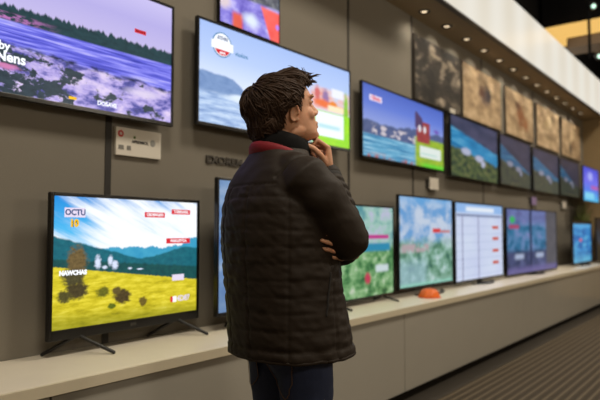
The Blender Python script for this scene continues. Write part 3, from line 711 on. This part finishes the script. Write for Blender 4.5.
# head: stacked cross-sections, then features
HD = [(1.737, .018, .03, -.02), (1.730, .042, .06, -.052), (1.712, .060, .086, -.083), (1.690, .071, .103, -.100), (1.665, .0765, .1105, -.108), (1.642, .077, .1105, -.110), (1.620, .0755, .1035, -.107),
      (1.600, .0735, .1055, -.098), (1.580, .071, .108, -.084), (1.560, .067, .107, -.062), (1.542, .0625, .1065, -.040), (1.526, .055, .105, -.012), (1.514, .044, .099, .012), (1.508, .03, .088, .03)]
hm = MB(); hm.loft([[tl(p) for p in oval(z, w, f, b, 36, 2.25)] for z, w, f, b in HD])
hm.ell(tl((0, .090, 1.524)), (.026, .020, .017))                                    # chin
for s in (-1, 1):
    hm.ell(tl((s * .040, .079, 1.592)), (.022, .020, .024), )                          # cheekbone
    hm.ell(tl((s * .030, .098, 1.652)), (.028, .011, .008))                        # brow
    hm.ell(tl((s * .033, .091, 1.633)), (.0175, .0125, .0085))                       # eyelids
    hm.ell(tl((s * .012, .1125, 1.594)), (.0075, .010, .007))                       # nostril wing
    hm.ell(tl((s * .052, .03, 1.545)), (.018, .04, .022), Matrix.Rotation(R(24), 3, 'X'))  # jaw
    e = Matrix.Rotation(R(-s * 22), 3, 'Z') @ Matrix.Rotation(R(-8), 3, 'X')         # ear
    hm.ell(tl((s * .079, .018, 1.600)), (.007, .014, .024), e)
    ring = []
    for q in range(11):
        a = R(-60 + q * 28); ring.append(tl(Vector((s * .084, .018, 1.600)) + e @ Vector((s * .003, -math.cos(a - .2) * .014, math.sin(a - .5) * .025))))
    hm.tube(ring, [.0042] * len(ring), 8)
    hm.ell(tl((s * .080, .023, 1.578)), (.005, .007, .008))
hm.loft([[tl(q) for q in oval(z, w, f, .080, 20, 2.0)] for z, w, f in [(1.655, .009, .102), (1.645, .0085, .107), (1.632, .009, .1135), (1.619, .0105, .121), (1.608, .013, .128), (1.600, .015, .1305), (1.593, .0155, .127), (1.587, .013, .116), (1.583, .009, .106)]])
hm.tube([tl((-.023, .098, 1.558)), tl((-.010, .111, 1.5625)), tl((0, .1125, 1.561)), tl((.010, .111, 1.5625)), tl((.023, .098, 1.558))], [.003, .0055, .0058, .0055, .003], 10)
hm.tube([tl((-.020, .098, 1.552)), tl((0, .1115, 1.549)), tl((.020, .098, 1.552))], [.003, .0065, .003], 10)
body.add(hm.v, hm.f)
body.tube([(0, -.035, 1.40), (0, -.022, 1.46), (0, .0, 1.53), (0, .005, 1.58)], [.068, .062, .060, .058], 20)
# trunk and limbs, all inside the clothes
body.loft([oval(z, w, f, b, 28, 2.2) for z, w, f, b in [(.80, .12, .10, -.06), (.86, .165, .13, -.10), (.95, .165, .13, -.10), (1.05, .15, .115, -.10), (1.18, .165, .115, -.12), (1.30, .175, .10, -.13), (1.38, .15, .07, -.11), (1.43, .08, .04, -.08)]])
RS, RE, RW = Vector((.17, -.02, 1.365)), Vector((.20, .118, 1.172)), Vector((.066, .152, 1.398))
LS, LE, LW = Vector((-.17, -.02, 1.365)), Vector((-.20, .155, 1.13)), Vector((.165, .170, 1.124))
body.tube([RS, RS.lerp(RE, .5), RE], [.052, .048, .042], 14); body.tube([RE, RE.lerp(RW, .4), RW], [.041, .042, .027], 14)
body.tube([LS, LS.lerp(LE, .5), LE], [.052, .048, .042], 14); body.tube([LE, LE.lerp(LW, .4), LW], [.041, .042, .027], 14)
for s in (-1, 1):
    body.tube([(s * .085, .03, .86), (s * .09, .04, .66), (s * .095, .035, .48), (s * .10, .01, .30), (s * .105, -.01, .07)], [.075, .068, .048, .047, .034], 14)
    body.tube([(s * .105, -.02, .055), (s * .115, .06, .045), (s * .12, .13, .032)], [.036, .036, .026], 12)
RXc, RZc = (.819, -.574, 0), (.574, .819, 0)
rt_tips = hand(body, RW, (-.10, -.02, 1), (.55, .83, .12), True,
     [(50, 76, 42), (60, 80, 46), (68, 84, 48), (74, 86, 50)], [(.50, .72, -.50), (.22, .72, -.68), (.0, .5, -.85)], .03, 1.0)
lt_tips = hand(body, LW, (.42, -.89, .13), (.86, .42, -.25), False,
     [(6, 14, 10), (8, 16, 12), (10, 18, 12), (14, 22, 14)], [(.5, .8, .1), (.3, .9, -.1), (.2, .9, -.2)], .05, .97)
pme = remeshed(body, .0034, 3, .45)
pr = link('person', pme, M['skin'])
pr.location = (1.589, -1.224, .006); pr.rotation_euler = (0, 0, math.atan2(-.954, -.301))
tag(pr, 'person in dark quilted jacket and jeans, hand on chin, watching the screens', 'person')
for s in (-1, 1):
    e = MB(); e.ell(tl((s * .033, .0925, 1.633)), (.0125, .0125, .0075)); eo = e.build('eye', M['eye'], pr, True)
    i = MB(); i.ell(tl((s * .0335, .1035, 1.633)), (.0052, .002, .0052)); i.build('iris', M['iris'], eo, True)
    b = MB(); b.tube([tl((s * .014, .113, 1.650)), tl((s * .030, .1125, 1.657)), tl((s * .048, .098, 1.653))], [(.0035, .002), (.0045, .0025), (.002, .0015)], 8); b.build('eyebrow', M['hair'], pr, True)

# hair: a cap of tapered locks that flow from the crown
HC = Vector((0, -.012, 1.648))
ELL = [(Vector((0, -.012, 1.657)), (.093, .118, .091)), (Vector((0, -.052, 1.590)), (.077, .066, .074)), (Vector((0, .045, 1.700)), (.070, .064, .054))]
def hr(d):
    best = 0
    for c, r in ELL:
        o = HC - c; A = sum((d[i] / r[i]) ** 2 for i in range(3)); B = 2 * sum(d[i] * o[i] / r[i] ** 2 for i in range(3)); Cc = sum((o[i] / r[i]) ** 2 for i in range(3)) - 1
        D = B * B - 4 * A * Cc
        if D > 0: best = max(best, (-B + math.sqrt(D)) / (2 * A))
    return best
def in_hair(p):
    # p in untilted head coordinates; below / in front of the hairline is bare
    z, y, x = p.z, p.y, abs(p.x)
    if y > .075: return z > 1.690 + (y - .075) * .25
    if y > .048: return z > 1.632 + (y - .048) * 2.1
    if y > .034: return z > 1.612
    if y > -.008: return z > 1.630
    if y > -.03: return z > 1.575
    return z > 1.522
hb = MB()
NV, NU = 40, 64
vs, fs, ok = [], [], []
for j in range(NV + 1):
    t = math.pi * j / NV
    for i in range(NU):
        a = 2 * math.pi * i / NU
        d = Vector((math.sin(t) * math.cos(a), math.sin(t) * math.sin(a), math.cos(t))); r_ = hr(d)
        p = HC + d * r_; inside = in_hair(p)
        q = HC + d * (r_ - .011 + .004 * mnoise.noise(d * 9)) if inside else HC + d * min(r_ - .03, .07)
        vs.append(tl(q))
for j in range(NV):
    for i in range(NU):
        k = (i + 1) % NU; fs.append((j * NU + i, j * NU + k, (j + 1) * NU + k, (j + 1) * NU + i))
hb.add(vs, fs)
rnd = random.Random(11)
CROWN = Vector((.05, -.55, .83)).normalized()
cnt = 0
while cnt < 2300:
    d = Vector((rnd.gauss(0, 1), rnd.gauss(0, 1), rnd.gauss(0, 1))).normalized(); p = HC + d * hr(d)
    if not in_hair(p + Vector((0, 0, -.004))): continue
    cnt += 1
    away = (d - CROWN * d.dot(CROWN)); away = away.normalized() if away.length > .05 else Vector((1, 0, 0))
    tang = away - d * away.dot(d)
    top = max(0.0, min(1.0, (p.z - 1.67) / .05))
    fl = tang.normalized() + Vector((0, 0, -.9)) * (1 - top) + Vector((.15, .7, 0)) * top + Vector((0, .35 if p.y > -.03 else -.05, 0)) * (1 - top)
    fl += Vector((rnd.uniform(-.45, .45), rnd.uniform(-.45, .45), rnd.uniform(-.3, .3)))
    L = rnd.uniform(.045, .085) * (1.0 if p.z > 1.6 else .7); n_ = 6; pts = []; dd = d.copy(); lift0 = rnd.uniform(-.006, .004); flick = rnd.uniform(.0, .012) * (2.0 if (p.y > .06 and p.z > 1.7) else 1.0)
    curl = Vector((rnd.uniform(-.4, .4), rnd.uniform(-.4, .4), rnd.uniform(-.2, .2)))
    for s_ in range(n_):
        t = s_ / (n_ - 1)
        rr_ = hr(dd) + lift0 + .006 * math.sin(t * 2.4) + flick * t * t
        q = HC + dd * rr_
        if s_ > 1 and not in_hair(q + Vector((0, -.006 if q.y > .03 else 0, .012 if q.y > -.02 else .02))): break
        pts.append(tl(q))
        f2 = fl + curl * t; f2 = f2 - dd * f2.dot(dd)
        if f2.length < 1e-3: break
        dd = (dd + f2.normalized() * (L / (n_ - 1)) / rr_).normalized()
    if len(pts) < 3: continue
    n_ = len(pts)
    w_ = rnd.uniform(.0024, .0048)
    hb.tube(pts, [(w_ * .6, w_ * .3)] + [(w_ * (1.05 - .6 * q / n_), w_ * (.5 - .25 * q / n_)) for q in range(1, n_ - 1)] + [(.0004, .0004)], 5, round_caps=False)
# loose tufts that stand up over the forehead
for k in range(46):
    x = rnd.uniform(-.05, .05); y = rnd.uniform(.05, .115); b0 = Vector((x, y, 1.722 - (y - .05) * .35 + rnd.uniform(-.01, .008)))
    f = Vector((rnd.uniform(-.3, .3), rnd.uniform(.3, 1.0), rnd.uniform(.1, .8))).normalized(); L = rnd.uniform(.025, .05)
    hb.tube([tl(b0), tl(b0 + f * L * .4), tl(b0 + f * L * .75 + Vector((0, .004, -.004))), tl(b0 + f * L + Vector((0, .01, -.012)))], [(.004, .002), (.0042, .002), (.0028, .0014), (.0004, .0004)], 5, round_caps=False)
hb.build('hair', M['hair'], pr, True)

# jacket
def jring(z, hw, yf, yb, flare=0.0, n=64):
    out = []; cy = (yf + yb) / 2; hd = (yf - yb) / 2
    for k in range(n):
        a = 2 * math.pi * k / n; c, s = math.cos(a), math.sin(a); e = 2.25
        x = hw * math.copysign(abs(c) ** (2 / e), c); y = hd * math.copysign(abs(s) ** (2 / e), s)
        q = max(0, x * .45 + y * .89) / math.hypot(x, y); m = 1 + flare * q ** 5
        out.append(Vector((x * m, cy + y * m, z)))
    return out
jk = MB()
JR = [(.784, .222, .205, -.158, .16), (.80, .225, .207, -.162, .15), (.83, .224, .203, -.164, .12), (.90, .221, .198, -.168, .06), (1.0, .216, .188, -.178, .0), (1.1, .212, .172, -.188, 0), (1.2, .214, .150, -.194, 0), (1.28, .208, .125, -.186, 0),
      (1.34, .198, .10, -.166, 0), (1.385, .180, .085, -.146, 0), (1.42, .148, .082, -.126, 0), (1.447, .115, .082, -.112, 0), (1.468, .098, .085, -.104, 0)]
jk.loft([jring(*r) for r in JR])
SLR = [RS + Vector((-.05, -.01, .015)), RS + Vector((.0, -.01, -.01)), RS.lerp(RE, .33) + Vector((.012, -.006, 0)), RS.lerp(RE, .66) + Vector((.006, -.004, -.004)), RE + Vector((-.002, .004, -.002))]
jk.tube(SLR, [.072, .084, .081, .078, .074], 24)
FAR = [RE, RE.lerp(RW, .3), RE.lerp(RW, .62), RE.lerp(RW, .93)]
jk.tube(FAR, [.070, .060, .050, .040], 22)
SLL = [LS + Vector((.05, -.01, .015)), LS + Vector((.0, -.01, -.01)), LS.lerp(LE, .33), LS.lerp(LE, .66), LE]
jk.tube(SLL, [.072, .082, .078, .074, .068], 24)
FAL = [LE, LE.lerp(LW, .3), LE.lerp(LW, .62), LE.lerp(LW, .9)]
jk.tube(FAL, [.068, .060, .052, .043], 22)
jme = remeshed(jk, .0062, 5, .5)
def seg_t(p, poly):
    best = (9, 0); acc = 0
    for a, b in zip(poly, poly[1:]):
        ab = b - a; L = ab.length; t = max(0, min(1, (p - a).dot(ab) / (L * L))); d = (p - a - ab * t).length
        if d < best[0]: best = (d, acc + t * L)
        acc += L
    return best
bmj = bmesh.new(); bmj.from_mesh(jme); bmj.normal_update()
for v in bmj.verts:
    p = v.co; disp = 0
    cand = [(seg_t(p, SLR), .082, 1), (seg_t(p, FAR), .058, 2), (seg_t(p, SLL), .08, 1), (seg_t(p, FAL), .058, 2)]
    (d, t), r, kd = min(cand, key=lambda c: c[0][0] / c[1]); arm = d < r * 1.12
    wr = mnoise.noise(p * 22) * .0022 + mnoise.noise(Vector((p.x * 16, p.y * 16, p.z * 45))) * .0018
    if arm and kd == 2:
        q = (t / .034) % 1.0; disp = .0035 - .0075 * math.exp(-(min(q, 1 - q) / .17) ** 2) + wr
    elif arm:
        fold = math.sin(t * 52 + mnoise.noise(p * 7) * 3) * .0022 * min(1, t / .1)
        disp = fold + wr - .006 * math.exp(-((t - .03) / .007) ** 2)
    else:
        row = ((p.z + .006 * mnoise.noise(p * 6)) / .052) % 1.0
        disp = .0006 - .0024 * math.exp(-(min(row, 1 - row) / .10) ** 2) + wr * 1.3 + mnoise.noise(Vector((p.x * 38, p.y * 38, p.z * 60 + p.x * 30))) * .0026
        if p.z > 1.34: disp = wr * .6 - (.004 * math.exp(-((p.z - 1.34) / .006) ** 2))
        an = math.degrees(math.atan2(p.x, -(p.y - .0)))
        for a0 in (-62, -20, 20, 62, 106):
            dl = (an - a0 + .0) * .0035
            if p.z < 1.34: disp -= .0036 * math.exp(-(dl / .005) ** 2)
        disp -= .005 * math.exp(-((p.z - .822) / .006) ** 2)
    v.co = p + v.normal * disp
bmj.to_mesh(jme); bmj.free()
for p in jme.polygons: p.use_smooth = True
jo = link('jacket', jme, M['jacket'], pr)
tag(jo, 'dark brown quilted jacket')
from mathutils.bvhtree import BVHTree
def on_jacket(pts, lift=.001):
    bm = bmesh.new(); bm.from_mesh(jme); bv = BVHTree.FromBMesh(bm); out = []
    for q in pts:
        l, n, i, d = bv.find_nearest(Vector(q)); out.append(l + n * lift)
    bm.free(); return out
def poly(a, b, n): return [Vector(a).lerp(Vector(b), k / n) for k in range(n + 1)]
MB().tube(on_jacket(poly((.236, .02, .93), (.226, .05, 1.06), 8), .0005), [.0035] * 9, 8).build('pocket_welt', M['seam'], jo, True)
hemp = [jring(.789, .222, .205, -.158, .16)[k] for k in range(64)]
MB().tube(on_jacket(hemp + hemp[:1], -.001), [(.006, .004)] * 65, 8, ref=(0, 0, 1), round_caps=False).build('hem', M['jacket'], jo, True)
cu = (RW - RE).normalized(); MB().tube([RE.lerp(RW, .90), RE.lerp(RW, .955)], [.042, .040], 22).build('cuff', M['seam'], jo, True)
cul = (LW - LE).normalized(); MB().tube([LE.lerp(LW, .87), LE.lerp(LW, .93)], [.044, .042], 22).build('cuff', M['seam'], jo, True)

# collars: black roll neck above a red inner collar
def collar(name, rows, mat, lump=0.0):
    m = MB(); rings = []
    for hw, yf, yb, zf, zb in rows:
        ring = []
        for k in range(48):
            a = 2 * math.pi * k / 48; c, s = math.cos(a), math.sin(a); y = (yf + yb) / 2 + (yf - yb) / 2 * s
            z = zb + (zf - zb) * (s + 1) / 2; w = 1 + lump * mnoise.noise(Vector((c * 2.5, s * 2.5, z * 50)))
            ring.append(Vector((hw * c * w, y * w, z)))
        rings.append(ring)
    m.loft(rings); return m.build(name, mat, pr, True)
collar('roll_neck', [(.070, .06, -.07, 1.40, 1.42), (.088, .088, -.098, 1.43, 1.46), (.091, .098, -.100, 1.455, 1.49), (.089, .102, -.096, 1.475, 1.515), (.084, .098, -.088, 1.492, 1.532), (.076, .088, -.078, 1.496, 1.536), (.066, .07, -.066, 1.48, 1.52)], M['scarf'], .05)
collar('red_collar', [(.09, .07, -.09, 1.40, 1.44), (.106, .08, -.112, 1.40, 1.455), (.107, .084, -.114, 1.412, 1.48), (.103, .086, -.109, 1.42, 1.492), (.096, .08, -.101, 1.418, 1.492), (.08, .07, -.08, 1.40, 1.47)], M['red'], .03)

# jeans
jn = MB()
jn.loft([oval(z, w, f, b, 36, 2.3) for z, w, f, b in [(.77, .155, .12, -.085), (.82, .175, .135, -.11), (.88, .178, .14, -.115), (.96, .172, .135, -.105), (1.0, .165, .125, -.10)]])
for s in (-1, 1):
    jn.tube([(s * .082, .022, .84), (s * .09, .032, .74), (s * .092, .040, .62), (s * .097, .042, .50), (s * .10, .02, .34), (s * .105, -.005, .11)], [.098, .095, .086, .072, .066, .058], 20)
jm = remeshed(jn, .008, 6, .5)
bmj = bmesh.new(); bmj.from_mesh(jm); bmj.normal_update()
for v in bmj.verts:
    p = v.co; v.co = p + v.normal * (mnoise.noise(Vector((p.x * 12, p.y * 12, p.z * 26))) * .004)
bmj.to_mesh(jm); bmj.free()
jeo = link('jeans', jm, M['denim'], pr, True)
bm = bmesh.new(); bm.from_mesh(jm); bvj = BVHTree.FromBMesh(bm); bm.free()
def on_jeans(pts, lift):
    out = []
    for q in pts:
        l, n, i, d = bvj.find_nearest(Vector(q)); out.append(l + n * lift)
    return out
for s in (-1, 1):
    A = lambda x, z: (s * x, -.13, z)
    cor = [A(.186, .80), A(.184, .70), A(.115, .65), A(.032, .69), A(.022, .80)]
    path = []
    for a, b in zip(cor, cor[1:]): path += poly(a, b, 8)[:-1]
    path.append(Vector(cor[-1])); pp = on_jeans(path, .002)
    pk = MB(); cc = on_jeans([A(.102, .73)], .005)[0]; n = len(pp); pk.add(pp + [cc], [(i, (i + 1) % n, n) for i in range(n)]); po = pk.build('back_pocket', M['denim'], jeo, True)
    MB().tube(on_jeans(path, .004), [.0009] * len(path), 6).build('stitching', M['thread'], po, True)
# shoes
for s in (-1, 1):
    sh = MB(); sh.loft([oval(z, w, f, b, 24, 2.4, s * .112) for z, w, f, b in [(.022, .046, .185, -.075), (.05, .046, .18, -.072), (.075, .042, .13, -.07), (.10, .04, .07, -.066), (.125, .04, .045, -.06)]])
    so = sh.build('shoe', M['shoe'], pr, True)
    sl = MB(); sl.loft([oval(z, .049, .19, -.08, 24, 2.4, s * .112) for z in (0, .012, .024)]); sl.build('sole', M['sole'], so, True)
# PERSON_END
# ------------------------------------------------------------------ lights
def area(name, loc, size, power, col, rot=(0, 0, 0), sy=None, spread=None):
    l = bpy.data.lights.new(name, 'AREA'); l.energy = power; l.color = col; l.size = size
    if sy: l.shape = 'RECTANGLE'; l.size_y = sy
    if spread: l.spread = spread
    o = bpy.data.objects.new(name, l); COL.objects.link(o); o.location = loc; o.rotation_euler = rot; return o
WARM = (1.0, .89, .73)
for x in LX:
    l = bpy.data.lights.new('downlight_lamp', 'SPOT'); l.energy = 8.0; l.color = WARM; l.spot_size = R(150); l.spot_blend = 1.0; l.shadow_soft_size = .035
    o = bpy.data.objects.new('downlight_lamp', l); COL.objects.link(o); o.location = (x, -.15, 3.185)
for k, x in enumerate((0.3, 3.6, 7.2, 10.6)):
    area('store_lamp', (x, -2.6, 5.2), 1.0, 100, WARM, (0, 0, 0))
for x in (0.5, 4.5, 8.5):  # unseen point lights added to brighten the wall and soffit underside
    l = bpy.data.lights.new('fill_point', 'POINT'); l.energy = 72; l.color = WARM; l.shadow_soft_size = .3
    o = bpy.data.objects.new('fill_point', l); COL.objects.link(o); o.location = (x, -4.6, 2.6)

w = bpy.data.worlds.new('world'); SC.world = w; w.use_nodes = True
w.node_tree.nodes['Background'].inputs[0].default_value = (.02, .018, .015, 1); w.node_tree.nodes['Background'].inputs[1].default_value = 1.0

# ------------------------------------------------------------------ camera
cam = bpy.data.cameras.new('camera'); co = bpy.data.objects.new('camera', cam); COL.objects.link(co)
th, pt = math.atan(460 / 600), math.atan(31 / 600)
fwd = Vector((math.cos(th) * math.cos(pt), math.sin(th) * math.cos(pt), math.sin(pt)))
co.location = (0, -2.52, 1.2); co.rotation_euler = fwd.to_track_quat('-Z', 'Y').to_euler()
cam.sensor_width = 36; cam.sensor_fit = 'HORIZONTAL'; cam.lens = 36; cam.clip_start = .05; cam.clip_end = 100
cam.dof.use_dof = True; cam.dof.focus_distance = 2.05; cam.dof.aperture_fstop = 2.2
SC.camera = co
SC.view_settings.view_transform = 'Standard'; SC.view_settings.look = 'None'; SC.view_settings.gamma = 1; SC.view_settings.exposure = 0
